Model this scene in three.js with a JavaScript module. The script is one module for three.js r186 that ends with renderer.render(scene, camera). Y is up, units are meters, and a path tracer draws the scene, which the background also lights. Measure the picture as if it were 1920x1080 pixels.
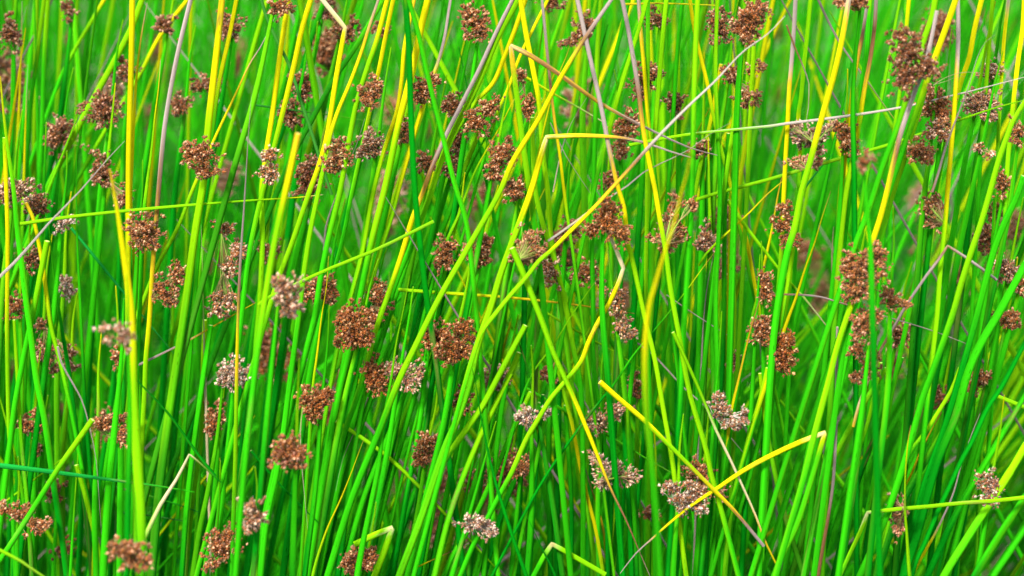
import * as THREE from 'three';
import { mergeGeometries } from 'three/addons/utils/BufferGeometryUtils.js';

// ---------- camera ----------
const scene = new THREE.Scene();
const camera = new THREE.PerspectiveCamera(13.64, 16 / 9, 0.05, 200);
const EYE = new THREE.Vector3(0, 0.95, 0), PITCH = 16 * Math.PI / 180;
camera.position.copy(EYE);
camera.rotation.x = -PITCH;
camera.focus = 0.99;
camera.userData.fStop = 12;
camera.updateMatrixWorld();

// ---------- overcast sky and a very soft sun ----------
{
  const W = 256, H = 128, d = new Float32Array(W * H * 4);
  for (let y = 0; y < H; y++) for (let x = 0; x < W; x++) {
    const el = Math.sin((y / (H - 1) - 0.5) * Math.PI), i = (y * W + x) * 4;     // row 0 is straight down
    const c = 0.06 * (Math.sin(x * 0.17 + y * 0.3) + Math.sin(x * 0.098 - y * 0.21)) * (1 - Math.abs(el));
    const b = el > 0 ? 0.16 + 0.4 * el + 0.45 * c : 0.1;
    d[i] = b * 0.98; d[i + 1] = b; d[i + 2] = b * 1.03; d[i + 3] = 1;
  }
  const sky = new THREE.DataTexture(d, W, H, THREE.RGBAFormat, THREE.FloatType);
  sky.mapping = THREE.EquirectangularReflectionMapping; sky.magFilter = THREE.LinearFilter; sky.minFilter = THREE.LinearFilter; sky.needsUpdate = true;
  scene.background = sky; scene.environment = sky;
}
const sun = new THREE.DirectionalLight(0xfff4e2, 1.5);
sun.position.set(-1.6, 4.2, 2.6); sun.target.position.set(0, 0.5, -1.2);
sun.castShadow = true; sun.shadow.radius = 20; sun.shadow.mapSize.set(2048, 2048);
Object.assign(sun.shadow.camera, { left: -3, right: 3, top: 3, bottom: -3, near: 0.1, far: 14 });
scene.add(sun, sun.target);

const renderer = new THREE.WebGLRenderer({ antialias: true });
renderer.toneMapping = THREE.LinearToneMapping;
renderer.toneMappingExposure = 7.9;
renderer.shadowMap.enabled = true;

// ---------- helpers ----------
let seed = 20177;
const rnd = () => { seed = (seed + 0x6d2b79f5) | 0; let t = Math.imul(seed ^ (seed >>> 15), 1 | seed); t = (t + Math.imul(t ^ (t >>> 7), 61 | t)) ^ t; return ((t ^ (t >>> 14)) >>> 0) / 4294967296; };
const rr = (a, b) => a + (b - a) * rnd();
const gauss = () => (rnd() + rnd() + rnd() + rnd() - 2) * 1.0;
const V = (x, y, z) => new THREE.Vector3(x, y, z);
const clamp = (x, a, b) => Math.min(b, Math.max(a, x));
const TANH = Math.tan(12 * Math.PI / 180), PX = 2 * TANH / 1920, YM = 0.66;
const F = V(0, -Math.sin(PITCH), -Math.cos(PITCH)), UP = V(0, Math.cos(PITCH), -Math.sin(PITCH));
// the point where the photograph's pixel meets an upright plane of stems at ground distance d (metres)
function at(px, py, d, tilt = 0) {
  const k = V((px - 960) * PX, 0, 0).addScaledVector(UP, (540 - py) * PX).add(F);
  const s = (-d - tilt * (EYE.y - YM)) / (k.z + tilt * k.y);
  return k.multiplyScalar(s).add(EYE);
}
const mpp = (p) => p.clone().sub(EYE).dot(F) * PX;      // metres per pixel at a point
const spread = (D) => { const e = D / 100 - 0.95, a = Math.abs(e); return 0.95 + Math.sign(e) * (0.45 * Math.min(a, 0.115) + 2.6 * Math.max(0, a - 0.115)); };
const used = {};
function numbered(n) { const k = (used[n] = (used[n] ?? -1) + 1); return k ? n + '_' + String(k).padStart(3, '0') : n; }

// ---------- colours: what the plant itself is coloured, from live green to bleached straw ----------
const C = {
  G: [0.001, 0.165, 0.004], g: [0.02, 0.32, 0.003], l: [0.14, 0.41, 0.002], y: [0.48, 0.46, 0.002], o: [0.5, 0.34, 0.012],
  b: [0.2, 0.1, 0.045], v: [0.29, 0.24, 0.235], w: [0.5, 0.44, 0.27], u: [0.36, 0.32, 0.3], d: [0.004, 0.17, 0.022],
};
// ---------- textures and materials ----------
function stemTexture(bump) {
  const W = 128, H = 1024, d = new Uint8Array(W * H * 4);
  const ridge = [], fl = [];
  for (let x = 0; x < W; x++) { ridge.push(0.5 + 0.5 * Math.cos(x / W * Math.PI * 2 * 22)); fl.push(rnd()); }
  for (let y = 0; y < H; y++) for (let x = 0; x < W; x++) {
    const i = (y * W + x) * 4;
    const n = Math.sin(y * 0.05 + fl[x] * 40) * 0.5 + Math.sin(y * 0.013 + fl[(x * 7) % W] * 20) * 0.5;
    const v = bump ? ridge[x] * 0.8 + 0.2 * rnd() : 0.9 - 0.07 * ridge[x] * (0.6 + 0.4 * n) - 0.08 * fl[x] + 0.03 * (rnd() - 0.5);
    d[i] = d[i + 1] = d[i + 2] = 255 * clamp(v, 0, 1); d[i + 3] = 255;
  }
  if (!bump) for (let k = 0; k < 70; k++) {            // small rust brown flecks on the skin
    const x0 = Math.floor(rnd() * W), y0 = Math.floor(rnd() * H), hgt = 2 + Math.floor(rnd() * rnd() * 14), wd = 1 + Math.floor(rnd() * 3), s = rr(0.4, 0.85);
    for (let y = 0; y < hgt; y++) for (let x = 0; x < wd; x++) {
      const i = (((y0 + y) % H) * W + (x0 + x) % W) * 4;
      d[i] *= s + 0.1; d[i + 1] *= s * 0.85; d[i + 2] *= s * 0.7;
    }
  }
  const t = new THREE.DataTexture(d, W, H, THREE.RGBAFormat);
  t.wrapS = t.wrapT = THREE.RepeatWrapping; t.magFilter = THREE.LinearFilter; t.minFilter = THREE.LinearFilter; t.needsUpdate = true;
  return t;
}
const stemMat = new THREE.MeshPhysicalMaterial({ vertexColors: true, roughness: 0.55, specularIntensity: 0.04, map: stemTexture(false), bumpMap: stemTexture(true), bumpScale: 0.00012 });
const dryMat = new THREE.MeshPhysicalMaterial({ vertexColors: true, roughness: 0.85, specularIntensity: 0.15, map: stemMat.map, bumpMap: stemMat.bumpMap, bumpScale: 0.00018 });
const headMat = new THREE.MeshPhysicalMaterial({ vertexColors: true, roughness: 0.6, specularIntensity: 0.4 });

// ---------- a stem: a tapered ridged tube along a path, colour changing as the stem dries towards its tip ----------
function stemGeometry(rings, radial = 9, flat = 1, ripe = 0.4) {
  // rings: [{p, r, c}] from base to tip
  const P = [], U = [], K = [], I = [], n = rings.length;
  const T = rings.map((_, i) => rings[Math.min(n - 1, i + 1)].p.clone().sub(rings[Math.max(0, i - 1)].p).normalize());
  let N = V(0, 0, 1); N.addScaledVector(T[0], -N.dot(T[0])).normalize();
  const streak = Array.from({ length: radial + 1 }, () => rr(0.72, 1.14)); streak[radial] = streak[0];
  const ragged = Array.from({ length: radial + 1 }, () => rr(-1, 1)); ragged[radial] = ragged[0];
  let len = rnd();
  const side = Math.floor(rnd() * radial), two = rnd() < ripe ? rr(0.25, 0.75) : 0;          // one flank ripens to yellow before the other
  const flank = Array.from({ length: radial + 1 }, (_, j) => two * clamp(1.3 - Math.abs(((j - side + radial * 1.5) % radial) - radial / 2) * 3.2 / radial, 0, 1)); flank[radial] = flank[0];
  for (let i = 0; i < n; i++) {
    N.addScaledVector(T[i], -N.dot(T[i])).normalize();
    const B = T[i].clone().cross(N);
    if (i) len += rings[i].p.distanceTo(rings[i - 1].p);
    for (let j = 0; j <= radial; j++) {
      const a = j / radial * Math.PI * 2, r = rings[i].r;
      const q = rings[i].p.clone().addScaledVector(N, Math.sin(a) * r * flat).addScaledVector(B, Math.cos(a) * r);
      P.push(q.x, q.y, q.z); U.push(j / radial, len / 0.14);
      const s = ragged[j], e = rings[clamp(Math.round(i + s * 1.2), 0, n - 1)].c, f = streak[j] * rings[i].k, live = clamp((e[1] - 1.15 * e[0]) * 4, 0, 1) * flank[j];
      K.push((e[0] + live * (Math.min(0.42, e[1] * 0.6) - e[0]) * 0.6) * f, e[1] * (1 + live * 0.12) * f, e[2] * f);
    }
  }
  const w = radial + 1;
  for (let i = 0; i < n - 1; i++) for (let j = 0; j < radial; j++) {
    const a = i * w + j, b = a + 1, c = a + w, d = c + 1;
    I.push(a, b, c, b, d, c);
  }
  for (const [i, f] of [[0, 1], [n - 1, 0]]) {           // ends: pith shows where a stem is cut
    const o = P.length / 3, e = rings[i];
    P.push(e.p.x, e.p.y, e.p.z); U.push(0.5, 0); K.push(0.5, 0.46, 0.2);
    for (let j = 0; j <= radial; j++) { const k = (i * w + j) * 3; P.push(P[k], P[k + 1], P[k + 2]); U.push(0.5, 0); K.push(K[k], K[k + 1], K[k + 2]); }
    for (let j = 0; j < radial; j++) f ? I.push(o, o + j + 2, o + j + 1) : I.push(o, o + j + 1, o + j + 2);
  }
  const g = new THREE.BufferGeometry();
  g.setAttribute('position', new THREE.Float32BufferAttribute(P, 3));
  g.setAttribute('uv', new THREE.Float32BufferAttribute(U, 2));
  g.setAttribute('color', new THREE.Float32BufferAttribute(K, 3));
  g.setIndex(I); g.computeVertexNormals();
  return g;
}
function colourAt(stops, t) {
  const x = clamp(t, 0, 1) * (stops.length - 1), i = Math.min(stops.length - 2, Math.floor(x)), f = x - i;
  if (stops.length < 2) return C[stops[0]];
  const a = C[stops[i]], b = C[stops[i + 1]];
  return a.map((v, k) => v + (b[k] - v) * f);
}
// path: [{p, kink}] ; sampled as smooth curves between kinks
function sample(path, step) {
  const out = [], runs = [[]];
  path.forEach((q, i) => { runs[runs.length - 1].push(q.p); if (q.kink && i && i < path.length - 1) runs.push([q.p]); });
  let base = 0; const total = path.length - 1;
  runs.forEach((run, ri) => {
    if (run.length < 2) return;
    const c = new THREE.CatmullRomCurve3(run, false, 'centripetal'), seg = run.length - 1;
    const n = Math.max(seg * 2, Math.ceil(c.getLength() / step));
    for (let k = 0; k <= n; k++) {
      const t = k / n;
      if (ri && k === 0) continue;
      if (ri && k === 1) out.push({ p: c.getPoint(t * 0.25), t: (base + t * seg * 0.25) / total });
      if (k === n && ri < runs.length - 1) out.push({ p: c.getPoint(1 - 0.25 / n), t: (base + (1 - 0.25 / n) * seg) / total });
      out.push({ p: c.getPoint(t), t: (base + t * seg) / total });
    }
    base += seg;
  });
  return out;
}
function buildStem({ pts, w, d, cols, opts, tilt }) {
  const free = opts.includes('f'), cut = opts.includes('c'), tip = opts.includes('t');
  const path = pts.map((q) => ({ p: at(q[0], q[1], d, tilt), kink: q[2] }));
  const m = mpp(path[Math.floor(path.length / 2)].p), wk = 0.44 * (cols.filter((c) => c === 'v' || c === 'u').length > cols.length * 0.7 ? 0.72 : 1), w0 = w[0] * m * wk, w1 = (w[1] ?? w[0]) * m * wk;
  const n0 = path.length;
  let low = [], high = [];
  if (!free) {                                           // down to the ground
    const a = path[0].p, b = path[1].p, s = b.clone().sub(a); s.divideScalar(Math.max(0.02, Math.abs(s.y)));
    s.x = clamp(s.x, -0.6, 0.6); s.z = clamp(s.z, -0.25, 0.25);
    const h = a.y;
    for (const f of [1, 0.75, 0.5, 0.25]) { const e = h * f * (1 - 0.25 * f); low.push({ p: V(a.x - s.x * e, a.y - h * f - (f === 1 ? 0.01 : 0), a.z - s.z * e) }); }
  }
  const last = pts[pts.length - 1];
  if (!tip && !cut && last[1] <= 8) {                    // on above the frame
    const a = path[n0 - 1].p, s = a.clone().sub(path[n0 - 2].p).normalize(), L = rr(0.07, 0.2);
    for (const f of [0.33, 0.66, 1]) high.push({ p: a.clone().addScaledVector(s, L * f).add(V(0, -0.06 * L * f * f, 0)) });
  }
  const all = [...low, ...path, ...high], ring = sample(all, 0.012);
  const i0 = low.length / (all.length - 1), i1 = (low.length + n0 - 1) / (all.length - 1), endTaper = tip || high.length > 0 || (!cut && free && opts.includes('t'));
  let L = 0; const at0 = ring.map((q, i) => (L += i ? q.p.distanceTo(ring[i - 1].p) : 0));
  const tone = rr(0.88, 1.1), tail = high.length ? 'yov' : '';
  const ph = rr(0, 20), creases = pts.slice(1, -1).map((q, i) => q[2] && path[i + 1].p).filter(Boolean);
  const scars = Array.from({ length: Math.floor(rnd() * 3) }, () => [rr(0.2, 1), rr(0.0015, 0.006)]);
  const rings = ring.map((q, i) => {
    const u = (q.t - i0) / (i1 - i0), f = clamp(u, 0, 1);
    let r = w0 + (w1 - w0) * f;
    const left = L - at0[i];
    if (endTaper && left < 0.07) r *= 0.22 + 0.78 * Math.pow(left / 0.07, 0.8);
    else if (!cut && last[1] > 8 && left < 0.012 && !free) r *= 0.9;
    if (u < 0 && !free) r *= 1 + 0.15 * Math.min(1, -u);
    let c = u < 0 ? (free ? C[cols[0]] : C[cols[0] === 'l' || cols[0] === 'y' ? 'g' : cols[0]]) : colourAt(cols, u);
    if (u > 1 && tail) { const e = cols[cols.length - 1]; c = e === 'v' || e === 'w' ? C[e] : colourAt([e, ...tail], (u - 1) / ((1 - i1) / (i1 - i0))); }
    for (const cr of creases) { const e = clamp(1 - q.p.distanceTo(cr) / 0.0035, 0, 1); r *= 1 - 0.15 * e; c = c.map((x, k) => x + (C.w[k] * 0.9 - x) * e * 0.75); }
    for (const [sf, sl] of scars) { const e = clamp(1 - Math.abs(at0[i] - sf * L) / sl, 0, 1); c = c.map((x, k) => x + (C.b[k] - x) * e * 0.6); }
    return { p: q.p, r, c, k: tone * (1 + 0.1 * Math.sin(at0[i] * 41 + ph) + 0.05 * Math.sin(at0[i] * 133 + ph * 3)) };
  });
  return stemGeometry(rings, 10, opts.includes('f') && 'vwu'.includes(cols[0]) ? 0.5 : 1);
}

// ---------- flower heads: stalks fanning out from the stem, each ending in small chestnut capsules with pale pointed scales ----------
function capsuleTemplate(kind) {
  const P = [], S = [], I = [];                          // S: 0 capsule, 1 scale
  const R = kind ? 0.34 : 0.46, prof = kind ? [[0.08, 0], [R, 0.4], [R * 0.8, 0.9], [0.05, 1.3]] : [[0.1, 0], [R, 0.38], [R * 0.88, 0.75], [0.08, 1.08]], n = 5;
  prof.forEach(([r, y]) => { for (let j = 0; j < n; j++) { const a = (j + 0.5 * (y > 0.5)) / n * Math.PI * 2; P.push([Math.cos(a) * r, y, Math.sin(a) * r]); S.push(0); } });
  for (let i = 0; i < prof.length - 1; i++) for (let j = 0; j < n; j++) { const a = i * n + j, b = i * n + (j + 1) % n; I.push(a, a + n, b, b, a + n, b + n); }
  for (let k = 0; k < 4; k++) {
    const a = k / 4 * Math.PI * 2 + 0.3, ca = Math.cos(a), sa = Math.sin(a), o = P.length, wv = 0.16, open = kind ? 0.8 : 0.74;
    P.push([ca * 0.1, 0, sa * 0.1], [ca * 0.5 - sa * wv, 0.42, sa * 0.5 + ca * wv], [ca * 0.5 + sa * wv, 0.42, sa * 0.5 - ca * wv], [ca * open, 1.18, sa * open]);
    S.push(1, 1, 1, 1); I.push(o, o + 1, o + 2, o + 1, o + 3, o + 2);
  }
  return { P, S, I };
}
const CAPS = [capsuleTemplate(0), capsuleTemplate(1)];
const TONES = {   // [capsule, scale, share of pale bleached ones]
  B: [[0.17, 0.048, 0.008], [0.4, 0.2, 0.1], 0.14], b: [[0.17, 0.052, 0.012], [0.42, 0.23, 0.135], 0.18], o: [[0.2, 0.066, 0.018], [0.38, 0.2, 0.12], 0.16],
  r: [[0.14, 0.045, 0.013], [0.32, 0.18, 0.12], 0.2], l: [[0.22, 0.08, 0.025], [0.44, 0.29, 0.21], 0.28], p: [[0.2, 0.08, 0.035], [0.4, 0.27, 0.2], 0.32],
  w: [[0.2, 0.1, 0.055], [0.42, 0.32, 0.265], 0.4], W: [[0.2, 0.075, 0.03], [0.42, 0.31, 0.25], 0.3],
};
const Y = V(0, 1, 0);
function stalk(P, K, I, a, b, r, c) {
  const t = b.clone().sub(a).normalize(), n = V(0.3, 0.1, 1).cross(t).normalize(), m = t.clone().cross(n), o = P.length / 3;
  for (const [q, s] of [[a, 1], [b, 0.6]]) for (let j = 0; j < 3; j++) { const g = j / 3 * 6.2832, e = q.clone().addScaledVector(n, Math.cos(g) * r * s).addScaledVector(m, Math.sin(g) * r * s); P.push(e.x, e.y, e.z); K.push(...c); }
  for (let j = 0; j < 3; j++) { const k = (j + 1) % 3; I.push(o + j, o + k, o + 3 + j, o + k, o + 3 + k, o + 3 + j); }
}
function finish(P, K, I) {
  const g = new THREE.BufferGeometry();
  g.setAttribute('position', new THREE.Float32BufferAttribute(P, 3)); g.setAttribute('color', new THREE.Float32BufferAttribute(K, 3));
  g.setIndex(I); g.computeVertexNormals(); return g;
}
// one head lobe round c with half axes (rx, ry, rz) metres, stalks rising from root; size = capsule length
function lobeGeometry(c, rx, ry, rz, root, tone, size, density = 1) {
  const [cap, scale, pale] = TONES[tone], P = [], K = [], I = [], sP = [], sK = [], sI = [];
  const area = Math.PI * rx * ry, n = Math.max(8, Math.round(density * 2.3 * area / (size * size * 0.62)));
  const knots = [];
  for (let i = 0; i < Math.max(4, n / 6); i++) {          // stalk ends: small glomerules
    const u = V(gauss(), gauss(), gauss() + 0.25).normalize(), f = Math.pow(rnd(), 0.42) * rr(0.5, 1.28);
    const q = V(c.x + u.x * rx * f, c.y + u.y * ry * f, c.z + u.z * rz * f);
    knots.push(q);
    const sc = tone === 'W' || tone === 'w' ? [0.45, 0.4, 0.37] : rnd() < 0.4 ? [0.14, 0.2, 0.03] : [0.22, 0.13, 0.07];
    const mid = root.clone().lerp(q, 0.55).add(V(gauss() * rx * 0.12, gauss() * ry * 0.12, gauss() * rz * 0.1));
    stalk(sP, sK, sI, root, mid, size * 0.12, sc); stalk(sP, sK, sI, mid, q, size * 0.1, sc);
  }
  const qt = new THREE.Quaternion(), m = new THREE.Matrix4(), v = V(0, 0, 0);
  for (let i = 0; i < n; i++) {
    const k = knots[Math.floor(rnd() * knots.length)], jit = V(gauss(), gauss(), gauss()).multiplyScalar(size * (rnd() < 0.12 ? 1.7 : 0.66));
    const p = k.clone().add(jit), dir = p.clone().sub(root.clone().lerp(c, 0.6)).normalize().add(V(gauss(), gauss() + 0.2, gauss()).multiplyScalar(0.55)).normalize();
    qt.setFromUnitVectors(Y, dir); const s = size * rr(0.72, 1.12);
    m.compose(p, qt, v.set(s, s, s));
    const T = CAPS[rnd() < (tone === 'W' || tone === 'w' || tone === 'p' ? 0.6 : 0.3) ? 1 : 0], o = P.length / 3, bleached = rnd() < pale, b = rr(0.5, 1.35), h = rr(-0.12, 0.12);
    const cc = bleached ? scale.map((x) => x * b) : [cap[0] * b, cap[1] * b * (1 + h), cap[2] * b], sc = scale.map((x) => x * rr(0.55, 1.1) * (bleached ? 1.15 : 0.55));
    T.P.forEach((q, e) => { v.set(q[0], q[1], q[2]).applyMatrix4(m); P.push(v.x, v.y, v.z); K.push(...(T.S[e] ? sc : cc)); });
    for (const e of T.I) I.push(o + e);
  }
  return { seeds: finish(P, K, I), stalks: finish(sP, sK, sI) };
}
const cast = (m) => { m.castShadow = m.receiveShadow = true; return m; };
function addHead(owner, lobes, tone, d, origin, attach) {
  const all = [], root = attach.clone();
  const head = cast(new THREE.Mesh(new THREE.BufferGeometry(), headMat)); head.name = 'flower_cluster';
  for (const [x, y, a, b] of lobes) {
    const c = at(x, y, d), m = mpp(c), rx = a * m * 1.16, ry = b * m * 1.16, rz = Math.min(rx, ry) * 0.9;
    const size = 5.2 * m * (d < 0.87 ? 1.3 : 1);
    const r = root.distanceTo(c) > 2.4 * Math.max(rx, ry) ? c.clone().lerp(root, 0.4) : root.clone();
    const L = lobeGeometry(c, rx * 0.93, ry * 0.93, rz, r, tone, size);
    all.push(L.stalks);
    const s = cast(new THREE.Mesh(L.seeds.translate(-origin.x, -origin.y, -origin.z), headMat)); s.name = 'seed_capsules'; s.userData.kind = 'stuff';
    head.add(s);
    if (r.distanceTo(root) > 1e-4) { const P = [], K = [], I = []; stalk(P, K, I, root, r, 0.00045, [0.12, 0.2, 0.02]); all.push(finish(P, K, I)); }
  }
  head.geometry = mergeGeometries(all).translate(-origin.x, -origin.y, -origin.z);
  owner.add(head);
}

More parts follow.
